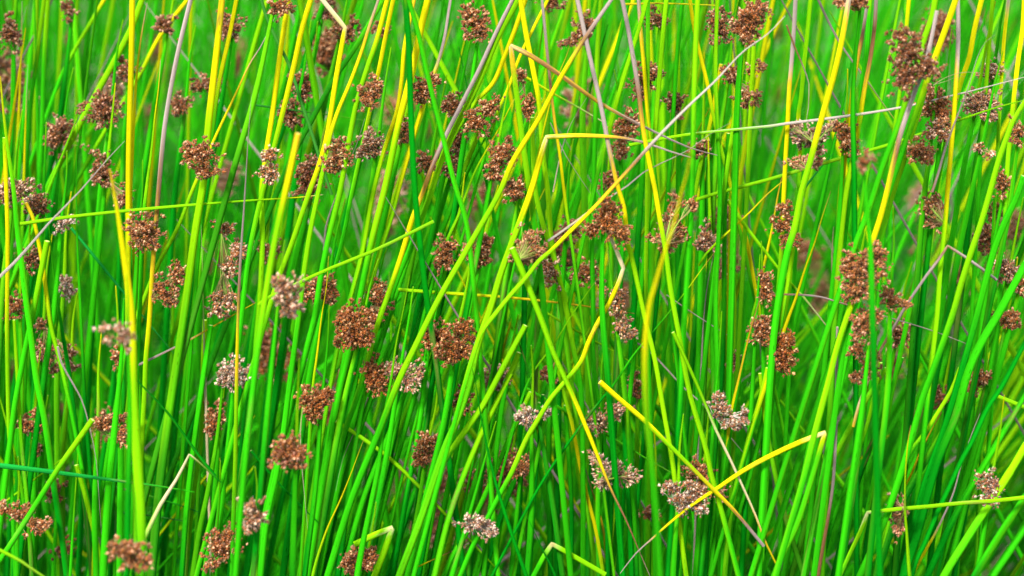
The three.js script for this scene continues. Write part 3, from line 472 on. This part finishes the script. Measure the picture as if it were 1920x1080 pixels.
// flower heads: stem id (or x with a stem of its own) | tone | lobes x,y,half width,half height | distance | lean | label
const HEADS = `
s4|b|376,290,34,30 388,318,24,18 358,285,16,10
x|b|272,433,31,37|98|3|dense brown seed head left of the round lone one
a3|b|305,545,22,26 332,512,16,22 322,560,14,14
x|p|15,362,24,24 45,352,26,22|103|4|pale pinkish seed head at the left edge, upper half
x|r|72,382,20,28|112|4|blurred brown head right of the pale one, left edge
x|r|60,488,16,22|112|3|blurred brown head at the left edge below the pale one
x|b|30,575,18,24|104|2|small brown head at the left edge at mid height
x|w|122,416,18,11 108,428,9,7|100|6|small whitish slanting head under the dry grey blade
x|w|126,535,15,22|116|2|pale blurred head in the gap at left
x|r|76,608,14,9 85,660,22,26 128,662,12,14 132,685,14,10 102,690,9,8|107|3|scattered brown head below the hooked yellow stem
x|p|232,636,20,24 198,620,12,8 206,642,9,6|79|0|blurred pinkish head with white bits behind the nearest stem
x|b|218,672,8,20|97|0|tiny dark head beside the thick plain green stem
x|b|55,795,22,20 68,775,8,10|101|5|small ragged brown head in the lower left
x|b|192,792,20,22 226,818,12,28 228,785,12,10|97|0|dark split head behind the thick plain green stem
x|b|45,960,30,17 70,985,22,20 8,955,12,14|96|3|broad dark head under the pale cut slanting stem, lower left
x|o|240,1035,36,28 270,1050,14,14 216,1028,10,8|79|0|blurred orange brown head at the bottom left edge
x|r|100,920,20,24|112|3|dark blurred head behind the level blade, lower left
x|r|118,1030,20,18|110|3|dark blurred head low in the bottom left
x|r|75,843,12,12|110|3|tiny faint head in the lower left shade
c5|w|440,702,38,28
c8|l|418,427,26,12 447,470,22,22 430,505,14,18 420,560,22,22 412,580,18,18|99
x|b|405,790,20,34|100|6|tall dark seed head below the pale round one
c2|l|505,290,18,16 505,325,20,16|96
x|b|415,1025,32,30 432,1000,20,20 395,1060,16,10|95|5|dark head at the bottom edge left of centre
x|p|470,968,24,34|81|4|blurred pale head near the camera at the lower left of centre
x|r|195,205,34,38|118|6|blurred brown head high in the upper left
x|r|108,255,22,30 118,232,14,12|120|4|blurred reddish head left of the high upper left one
x|r|18,60,20,34|122|4|blurred brown head in the top left corner
x|r|235,130,18,24|121|4|small reddish blurred head behind the speckled stem
x|r|340,195,20,18|123|6|faint reddish head between the mauve stem and round head, upper left
x|r|190,320,24,34 230,368,20,20|115|6|blurred head low behind the speckled pair of stems
x|r|385,160,30,16|124|8|faint wide head behind the round lone head
x|r|125,255,30,20|126|6|faint brown head behind the upper left reddish one
x|r|430,45,20,34|121|8|blurred brown head at the top edge left
x|r|130,20,16,14|126|8|faint small head at the top edge far left
x|r|310,45,18,20|124|8|faint small head at the top edge beside the mauve stem
x|r|130,680,8,8|111|3|very small faint head by the drooping grey leaf
c11|b|635,288,26,34 625,305,20,20|95
c12|b|690,178,20,32 702,160,10,18 712,158,6,6|94
c19|b|795,165,24,22 808,150,12,16 790,182,18,14|97
d11|b|895,235,22,20 918,200,22,22 885,215,12,12|97
x|p|700,262,22,18 692,283,26,16|101|8|pale dry head behind the grey curled tip, upper centre left
x|r|850,195,20,24|106|10|brown head half hidden left of the two lobed upper head
x|b|940,290,26,34 928,320,18,18|95|10|long brown seed head left of the top centre
x|b|965,355,24,26|96|8|small brown head just under the long one at the top centre
x|b|890,45,24,34 875,25,12,14 905,60,12,14|98|8|dark ragged head at the top edge left of centre
x|b|524,14,26,18|97|14|dark seed head cut by the top edge left of centre
x|B|665,608,36,40 650,630,26,24 680,635,22,22 655,590,22,16|93|12|densest dark brown head, largest in the left half
x|b|712,555,22,32 700,595,18,22|98|10|brown head behind and right of the densest one
x|p|535,545,28,26 540,575,20,20|81|6|blurred pinkish brown head near the camera, left of the densest one
x|b|600,540,34,26 575,552,16,14 620,550,12,22|99|10|wide pale brown head behind two bright green stems
x|b|832,480,20,32 842,460,14,14|97|14|left head of a pair behind the longest stem, centre
x|b|895,470,26,32 910,452,16,16|97|12|right head of a pair behind the longest stem, centre
x|B|818,628,30,26 808,640,16,14|96|10|left lobe head of the large double cluster at centre
x|B|868,625,26,28 845,660,34,22 872,655,24,18|92|12|right lobe head of the large double cluster at centre
x|B|700,705,26,34 712,720,20,18|96|9|dark head low beside the paler one, under the densest
x|p|742,690,22,16 765,712,18,24 785,700,10,22|95|9|pale brown head touching the dark one below the densest
x|B|590,750,34,26 588,770,22,18 615,742,14,16|92|6|dark open head in the lower left of centre
x|o|545,840,26,26 535,860,34,18 558,855,16,20|81|4|blurred pinkish head below the dark open one, near the camera
x|b|867,750,22,30|98|14|dark head behind the lime stem right of bottom centre
x|b|795,835,18,20 792,860,24,14 805,825,14,14|96|10|ragged brown head in the lower middle left
x|w|890,978,34,20 915,995,14,20|90|14|grey brown flat head in the bottom centre
x|b|675,1050,30,28 690,1040,16,20 655,1055,14,24|93|10|brown head at the bottom edge behind a bright green stem
x|p|930,712,28,24|99|14|pale starry head left of the lower centre
x|r|945,880,24,22 972,870,14,22|103|12|brown head low in the centre, half hidden
x|r|885,905,16,24|108|12|dark blurred head low in the centre left
x|r|860,260,20,34 840,315,20,28|109|12|dim brown head behind the slanted pair, upper centre left
x|r|760,250,14,24|111|10|small dim head below the dark green upright top
x|r|580,330,30,44|113|10|dim brown mass behind the short blunt blurred stem
x|r|565,160,24,30|119|12|blurred brown patch of seeds left of the bent straw top
x|r|650,60,26,24|120|12|blurred head right of the bent straw elbow
x|r|800,300,18,20|110|10|faint head behind the lime leaning stem, upper centre
x|r|615,20,22,20|121|12|blurred head at the top edge by the straw bend
x|r|545,215,20,30|118|10|faint dark head left of the bent straw stem
x|r|715,55,16,14|122|10|faint head near the top edge centre left
x|r|505,470,20,20|114|8|dim head behind the tall lime bowed stem
e4|b|992,460,30,34 975,478,18,20 1005,480,18,20|89
e3|l|1035,512,18,30 1020,500,14,12|95
x|b|990,200,16,24 978,150,10,18|100|2|brown head by the lime stem near the top centre
x|b|1170,240,26,24 1165,278,20,20 1180,222,20,12|99|0|brown head just under the level snapped piece, upper centre
x|B|1142,408,28,34 1110,430,20,12 1165,435,18,24 1140,390,16,20|88|0|large spiky brown head right of the pale grey dry blade
e8|B|1255,445,36,24 1262,420,24,20 1265,382,14,16 1294,384,14,12|92
x|p|1324,446,20,26 1315,455,12,14|101|1|small pale brown head right of the feathery one
x|r|1070,430,20,28|104|2|dim head left of the large spiky one
x|b|1102,510,20,26 1078,520,12,12 1125,525,10,12|101|0|small dark head below the large spiky one
x|l|1158,560,20,24 1165,605,16,22 1180,625,10,14|97|-6|ragged drooping head right of the yellow elbow
x|w|988,782,22,18 1028,775,12,14|92|2|pinkish pale head at lower centre
x|p|1118,790,22,20 1150,772,24,14|96|1|pale branching head left of the wide pale one
e4|p|1145,885,28,20 1120,860,16,14 1180,892,20,16 1130,905,18,12|91
x|W|1285,935,34,24 1262,918,18,14 1300,915,18,14 1308,950,14,14|88|2|pale star shaped head with white stalks at the yellow cross
x|b|1310,885,24,24 1325,915,16,20 1350,925,14,12|93|4|brown head behind the yellow cross
x|W|1348,765,20,18 1375,790,24,14 1395,780,10,16 1345,745,8,12|92|4|white stalked branching head left of the snapped green elbow
x|r|1218,960,20,14|103|1|small blurred head left of the star shaped head
x|b|970,875,18,28|95|3|brown head at the left foot of the lower centre stems
x|r|1190,730,16,30|105|0|dark blurred head below the yellow elbow
x|r|1382,676,20,14|104|2|dark blurred head left of the twin small heads
x|r|1025,700,20,18|105|2|dim head right of the very centre
x|r|1215,140,28,28 1200,165,22,20|108|0|brown head behind the mauve topped pair, upper right of centre
x|b|1408,30,32,28 1400,60,28,22 1425,15,18,18 1380,50,10,12|94|2|big round brown head at the top edge right of centre
x|b|1375,140,22,16 1405,180,24,20 1420,125,16,12|102|3|loose brown head under the big round one at top right
x|r|1350,50,22,34 1340,40,12,14|112|2|blurred head left of the big round one at the top
x|r|1265,195,20,24|112|1|blurred dark head behind the slim green upright
x|r|1095,45,22,26 1070,75,22,12|117|0|blurred brown head at the top, right of centre
x|r|1035,8,20,14|120|0|blurred head at the top edge centre
x|r|1230,35,22,20|117|0|blurred head at the top edge by the lime upright
x|r|1150,340,24,20|106|0|dim head behind the crossing of brown stalks
x|r|1310,280,20,20|110|2|dim head right of the crossing of brown stalks
f3|p|1515,255,34,22 1490,240,14,16 1535,270,18,18 1560,235,16,14|96
f3|b|1500,305,28,14 1528,298,12,18|92
x|b|1590,265,20,26 1575,240,14,12 1612,285,12,12|95|3|brown head right of the pale tangled one, upper right
x|r|1624,305,15,17|79|-2|small dark round head out of focus near the camera, right
f10|r|1702,95,30,34 1698,140,26,38 1740,130,24,30 1690,68,26,14|83
x|b|1598,5,38,14|93|4|seed head cropped by the top edge, upper right
x|b|1755,200,36,26 1750,180,20,20 1770,220,16,18|95|6|dark tattered head with pale bristles, far upper right
x|l|1757,240,22,16 1770,255,16,10 1740,250,12,8|94|6|pale ragged head right below the dark tattered one
f11|b|1722,280,24,26 1735,295,16,14|90
x|p|1845,190,34,22 1825,195,20,18 1855,215,18,14|101|8|pale brown wide head near the right edge, upper corner
x|p|1855,132,20,18|104|8|small pale head above the wide one in the upper right corner
f13|b|1745,400,22,30 1735,375,16,16 1760,385,10,24|95
x|b|1906,245,14,26|96|8|dark head cut by the right edge, upper corner
x|l|1835,278,14,8 1856,288,10,7|97|10|tiny sprig of seeds, upper right
x|b|1880,345,12,28|100|8|slim brown head near the right edge, upper half
f36|b|1470,390,14,16 1462,420,20,16 1482,448,18,16|93
x|b|1436,545,16,34 1430,520,12,14|96|2|small upright brown head between yellow and lime stalks, right of centre
x|b|1425,622,20,28 1430,605,14,12|95|2|left head of the twin heads right of centre
f36|B|1464,650,24,34 1470,678,20,24 1478,640,16,22|90
x|o|1625,500,34,40 1605,540,28,28 1590,500,16,30 1640,475,22,24|83|8|largest blurred brown head on the right, near the camera
x|o|1622,610,28,28 1640,590,16,16|83|8|blurred round brown head hanging under the largest right one
x|o|1675,562,14,18 1695,570,16,8 1660,550,12,10|84|4|small side sprig of blurred seeds right of the largest head
x|b|1635,680,20,34 1605,705,18,10 1610,655,16,18|87|6|lowest brown head of the stack of heads at right
x|r|1690,630,20,30|107|8|faint head behind the stack of heads at right
x|r|1853,445,24,36 1865,400,14,20|108|10|tall blurred head near the right edge
x|p|1885,505,20,28 1875,495,14,10|98|12|pale brown head before the deep green stems, right edge
x|b|1908,535,16,20|97|14|small brown head at the right edge at mid height
x|b|1896,595,20,24 1875,590,12,10|97|14|brown head at the right edge below the small one
x|b|1840,710,26,16 1825,725,14,12|98|14|small broken head among deep green stems, right
x|W|1852,905,16,28 1848,935,26,14 1865,920,12,24|88|10|pale grey head at the lower right corner behind the level stalk
f24|b|1680,945,12,24 1685,985,14,24 1692,960,10,10|88
x|r|1760,745,20,20|108|12|dim reddish head low on the right
`;
const INDIVIDUALS = 14;

// ---------- ground ----------
{
  const g = new THREE.PlaneGeometry(240, 240, 160, 160); g.rotateX(-Math.PI / 2);
  const p = g.attributes.position;
  for (let i = 0; i < p.count; i++) { let x = p.getX(i) / 120, z = p.getZ(i) / 120; x = Math.sign(x) * x * x * 120 * Math.abs(x); z = Math.sign(z) * z * z * 120 * Math.abs(z); p.setXYZ(i, x, 0.012 * Math.sin(x * 5.1 + z * 2) * Math.cos(z * 4.3 - x), z); }
  g.computeVertexNormals();
  const uv = g.attributes.uv; for (let i = 0; i < p.count; i++) uv.setXY(i, p.getX(i), p.getZ(i));
  const W = 512, d = new Uint8Array(W * W * 4);
  for (let y = 0; y < W; y++) for (let x = 0; x < W; x++) {
    const i = (y * W + x) * 4, k = Math.PI * 2 / W;
    const n = 0.5 + 0.2 * Math.sin(3 * k * x + 2 * Math.sin(5 * k * y)) + 0.2 * Math.sin(7 * k * y + 2 * Math.sin(4 * k * x)) + 0.5 * (rnd() - 0.5);
    d[i] = 26 + 44 * n; d[i + 1] = 52 + 42 * n; d[i + 2] = 14 + 18 * n; d[i + 3] = 255;
  }
  const t = new THREE.DataTexture(d, W, W, THREE.RGBAFormat); t.colorSpace = THREE.SRGBColorSpace; t.wrapS = t.wrapT = THREE.RepeatWrapping; t.magFilter = THREE.LinearFilter; t.needsUpdate = true;
  const ground = cast(new THREE.Mesh(g, new THREE.MeshStandardMaterial({ map: t, roughness: 1 })));
  ground.name = 'ground'; ground.userData.kind = 'structure'; scene.add(ground);
}

// ---------- the stems that can be traced one by one ----------
const things = {};
function place(geo, name, label, category, group, dead) {
  geo.computeBoundingBox(); const bb = geo.boundingBox, o = new THREE.Group();
  const pos = geo.attributes.position, org = V(pos.getX(0), Math.max(0, bb.min.y), pos.getZ(0));
  geo.translate(-org.x, -org.y, -org.z);
  o.position.copy(org); o.name = numbered(name); o.userData = { label, category };
  if (group) o.userData.group = group;
  const s = cast(new THREE.Mesh(geo, dead ? dryMat : stemMat)); s.name = dead ? 'dry_stalk' : 'stem';
  o.add(s); scene.add(o);
  return o;
}
const PALE = ['a5', 'e5', 'e6', 'e18', 'e34', 'e35', 'b4', 'g16'];          // bleached paler than the other dry ones
for (const line of STEMS.trim().split('\n')) {
  const [id, w, D, cols, opts, pts, label] = line.split('|');
  const P = pts.split(' ').map((q) => { const [x, y] = q.replace('!', '').split(','); return [+x, +y, q.includes('!')]; });
  const kinks = [], clean = cols.replace(/!/g, '');
  const d = spread(+D), tilt = rr(-0.04, 0.05);
  const dead = [...clean].filter((c) => 'vwbu'.includes(c)).length > clean.length * 0.7;
  const geo = buildStem({ pts: P, w: w.split('>').map(Number), d, cols: [...clean].map((c) => (c === 'v' && PALE.includes(id) ? 'u' : c)), opts, tilt });
  const kind = dead ? ['dead_rush_stem', 'dead stem'] : opts.includes('f') ? ['fallen_rush_stem', 'fallen stem'] : ['rush_stem', 'rush stem'];
  const o = place(geo, kind[0], label, kind[1], dead ? 'dry rush stems' : opts.includes('f') ? 'fallen rush stems' : 'standing rush stems', dead);
  things[id] = { o, P, d, tilt, w: +w.split('>')[0] };
}
function nearestOn(t, x, y) {
  let best = null, bd = 1e9;
  for (let i = 0; i < t.P.length - 1; i++) for (let k = 0; k <= 10; k++) {
    const px = t.P[i][0] + (t.P[i + 1][0] - t.P[i][0]) * k / 10, py = t.P[i][1] + (t.P[i + 1][1] - t.P[i][1]) * k / 10, e = (px - x) ** 2 + (py - y) ** 2;
    if (e < bd) { bd = e; best = at(px, py, t.d, t.tilt); }
  }
  return best;
}
for (const line of HEADS.trim().split('\n')) {
  const [id, tone, lb, D, lean, label] = line.split('|');
  const lobes = lb.split(' ').map((q) => q.split(',').map(Number));
  let t = things[id];
  const [x, y, a, b] = lobes[0];
  if (!t) {
    const d = spread(+D > 104 ? 104 + (+D - 104) * 0.3 : +D), k = Math.tan((+lean + gauss() * 2) * Math.PI / 180), side = rnd() < 0.5 ? -1 : 1, x0 = x + side * a * 0.4, up = rr(90, 190), bow = rr(-8, 8);
    const P = [[x0 - k * 330, y + 330], [x0 - k * 160 + bow, y + 160], [x0, y], [x0 + k * up * 0.6, y - up * 0.6], [x0 + k * up - bow, y - up]];
    const back = d > 1.05;
    const cols = back ? ['Ggglly', 'GGggl', 'Gggly'][Math.floor(rnd() * 3)] : ['Ggglll', 'ggglly', 'Ggggl'][Math.floor(rnd() * 3)];
    const dl = d + (b + a) * 0.25 * PX * d;
    const geo = buildStem({ pts: P, w: [rr(12, 15), rr(9, 11)], d: dl, cols: [...cols], opts: 't', tilt: 0 });
    const o = place(geo, 'rush_stem', 'stem with a ' + label, 'rush stem', 'standing rush stems');
    t = { o, P, d: dl, tilt: 0, w: 9 };
  }
  const d = label ? t.d - (b + a) * 0.25 * PX * t.d / (1 + (a + b) * 0.25 * PX) : D ? spread(+D) : t.d - (t.w * 0.3 + Math.min(a, b) * 0.7) * PX * t.d;
  const q = nearestOn(t, x, y + b * 0.5);
  addHead(t.o, lobes, tone, d, t.o.position, q);
}

// ---------- the thicket behind: alike stems nobody tells apart ----------
const LEAN = [[-1.4, 3], [-1, 4], [-0.72, 5], [-0.45, 16], [-0.1, 19], [0.08, 6], [0.32, 1], [0.5, 9], [0.8, 20], [1.1, 25], [1.5, 14]];
const leanAt = (u) => { let i = 0; while (i < LEAN.length - 2 && LEAN[i + 1][0] < u) i++; const [a, p] = LEAN[i], [b, q] = LEAN[i + 1]; return p + (q - p) * clamp((u - a) / (b - a), 0, 1); };
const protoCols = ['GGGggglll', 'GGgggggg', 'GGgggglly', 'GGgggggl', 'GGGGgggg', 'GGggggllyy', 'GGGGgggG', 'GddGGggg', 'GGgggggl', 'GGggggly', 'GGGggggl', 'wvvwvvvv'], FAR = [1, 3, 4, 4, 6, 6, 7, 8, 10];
const protos = protoCols.map((cols) => {
  const bx = rr(-0.05, 0.05), bz = rr(-0.05, 0.05), path = [];
  for (let k = 0; k <= 8; k++) { const t = k / 8; path.push({ p: V(bx * t * t, t, bz * t * t) }); }
  const ring = sample(path, 0.07), n = ring.length - 1, ph = rr(0, 9);
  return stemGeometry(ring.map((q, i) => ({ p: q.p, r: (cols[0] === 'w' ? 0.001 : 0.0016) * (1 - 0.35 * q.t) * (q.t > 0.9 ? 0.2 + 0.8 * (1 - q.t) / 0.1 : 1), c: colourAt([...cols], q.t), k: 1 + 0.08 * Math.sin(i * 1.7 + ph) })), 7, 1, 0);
});
const protoHeads = ['b', 'r', 'p', 'r', 'b'].map((tone) => {
  const c = V(0.004, 0, 0.004), parts = [];
  for (let k = 0; k < 2; k++) { const L = lobeGeometry(c.clone().add(V(gauss() * 0.006, gauss() * 0.01, 0)), 0.011, 0.011, 0.009, V(0, -0.006, 0), tone, 0.0016, 0.9); parts.push(L.seeds, L.stalks); }
  return mergeGeometries(parts);
});
const spots = [];
function spot(z0, z1, density, xw, h0, h1, heads, far) {
  const n = Math.round(density * xw * 2 * (z1 - z0));
  for (let i = 0; i < n; i++) {
    const z = -rr(z0, z1), hx = rr(-xw, xw), u = hx / (-z * TANH);
    if (z > -1.9 && z < -1 && u > -0.85 && u < -0.42 && rnd() < 0.5) continue;      // a thinner spot at the foot of the left tussock
    let lean = leanAt(clamp(u, -1.4, 1.5)) + gauss() * 10;
    const wild = rnd() < 0.28;
    if (wild) lean += (rnd() < 0.5 ? -1 : 1) * rr(15, 55);
    const H = rr(h0, h1), a = lean * Math.PI / 180, hy = 0.5;
    spots.push({ x: hx - Math.tan(a) * hy, z, a, b: gauss() * 0.09, H, s: rr(0.5, 1.25), k: wild && rnd() < (far ? 0.06 : 0.25) ? 11 : far ? FAR[Math.floor(rnd() * FAR.length)] : Math.floor(rnd() * (protos.length - 0.97)), tw: rr(0, 6.28), c: rr(0.45, 1.25), head: rnd() < heads });
  }
}
spot(1.05, 1.4, 1900, 1.1, 0.66, 0.98, 0.1, 0);
spot(1.4, 2.2, 1000, 1.4, 0.66, 0.98, 0.08, 1);
spot(2.2, 4.0, 480, 2.2, 0.66, 0.98, 0.08, 1);
spot(1.08, 2.0, 1100, 1.3, 0.3, 0.52, 0, 1);             // younger, shorter shoots low down between them
spot(0.25, 0.82, 800, 0.9, 0.36, 0.5, 0, 1);             // and at the photographer's feet, below the frame
const frame = (s) => new THREE.Matrix4().makeTranslation(s.x, -0.01, s.z).multiply(new THREE.Matrix4().makeRotationFromEuler(new THREE.Euler(s.b, 0, -s.a, 'XYZ'))).multiply(new THREE.Matrix4().makeRotationY(s.tw));
// the nearest of them stand as individuals
const near = spots  .filter((s) => { if (s.z > -1) return false; const u = s.x + Math.tan(s.a) * 0.5; return Math.abs(u) < -s.z * TANH * 0.95; }).sort((a, b) => b.z - a.z).slice(0, INDIVIDUALS);
const first = [];
near.forEach((s, i) => {
  let o = first[s.k];
  if (!o) {
    o = first[s.k] = new THREE.Group(); const m = cast(new THREE.Mesh(protos[s.k], stemMat)); m.name = 'stem'; o.add(m);
    o.userData = { label: 'slim rush stem in the crowd standing just behind the sharp stems', category: 'rush stem', group: 'crowded rush stems just behind' };
  } else o = o.clone();
  o.name = numbered('thicket_rush_stem');
  frame(s).decompose(o.position, o.quaternion, o.scale); o.scale.set(s.s, s.H, s.s);
  s.own = true; scene.add(o);
});
const thicket = new THREE.Group(); thicket.name = 'rush_thicket'; thicket.userData = { kind: 'stuff', label: 'dense blurred thicket of green rush stems and brown heads behind', category: 'rushes' };
const col = new THREE.Color();
protos.forEach((g, k) => {
  const list = spots.filter((s) => !s.own && s.k === k), im = cast(new THREE.InstancedMesh(g, stemMat, list.length));
  im.name = 'massed_stems'; im.userData.kind = 'stuff';
  list.forEach((s, i) => { im.setMatrixAt(i, frame(s).multiply(new THREE.Matrix4().makeScale(s.s, s.H, s.s))); im.setColorAt(i, col.setRGB(s.c, s.c * rr(0.92, 1.05), s.c)); });
  thicket.add(im);
});
const headed = spots.filter((s) => s.head);
protoHeads.forEach((g, k) => {
  const list = headed.filter((_, i) => i % protoHeads.length === k), im = cast(new THREE.InstancedMesh(g, headMat, list.length));
  im.name = 'massed_heads'; im.userData.kind = 'stuff';
  list.forEach((s, i) => { const f = rr(0.72, 0.86), e = rr(0.6, 1.1); im.setMatrixAt(i, frame(s).multiply(new THREE.Matrix4().makeTranslation(0, s.H * f, 0)).multiply(new THREE.Matrix4().makeScale(e, e * rr(0.9, 1.4), e))); im.setColorAt(i, col.setRGB(1, 1, 1).multiplyScalar(rr(0.8, 1.15))); });
  thicket.add(im);
});
scene.add(thicket);
let tris = 0; scene.traverse((m) => { if (m.isMesh && !m.isInstancedMesh && m.geometry.index) tris += m.geometry.index.count / 3; });
console.log('triangles', tris, 'things', scene.children.length, 'spots', spots.length);
renderer.render(scene, camera);
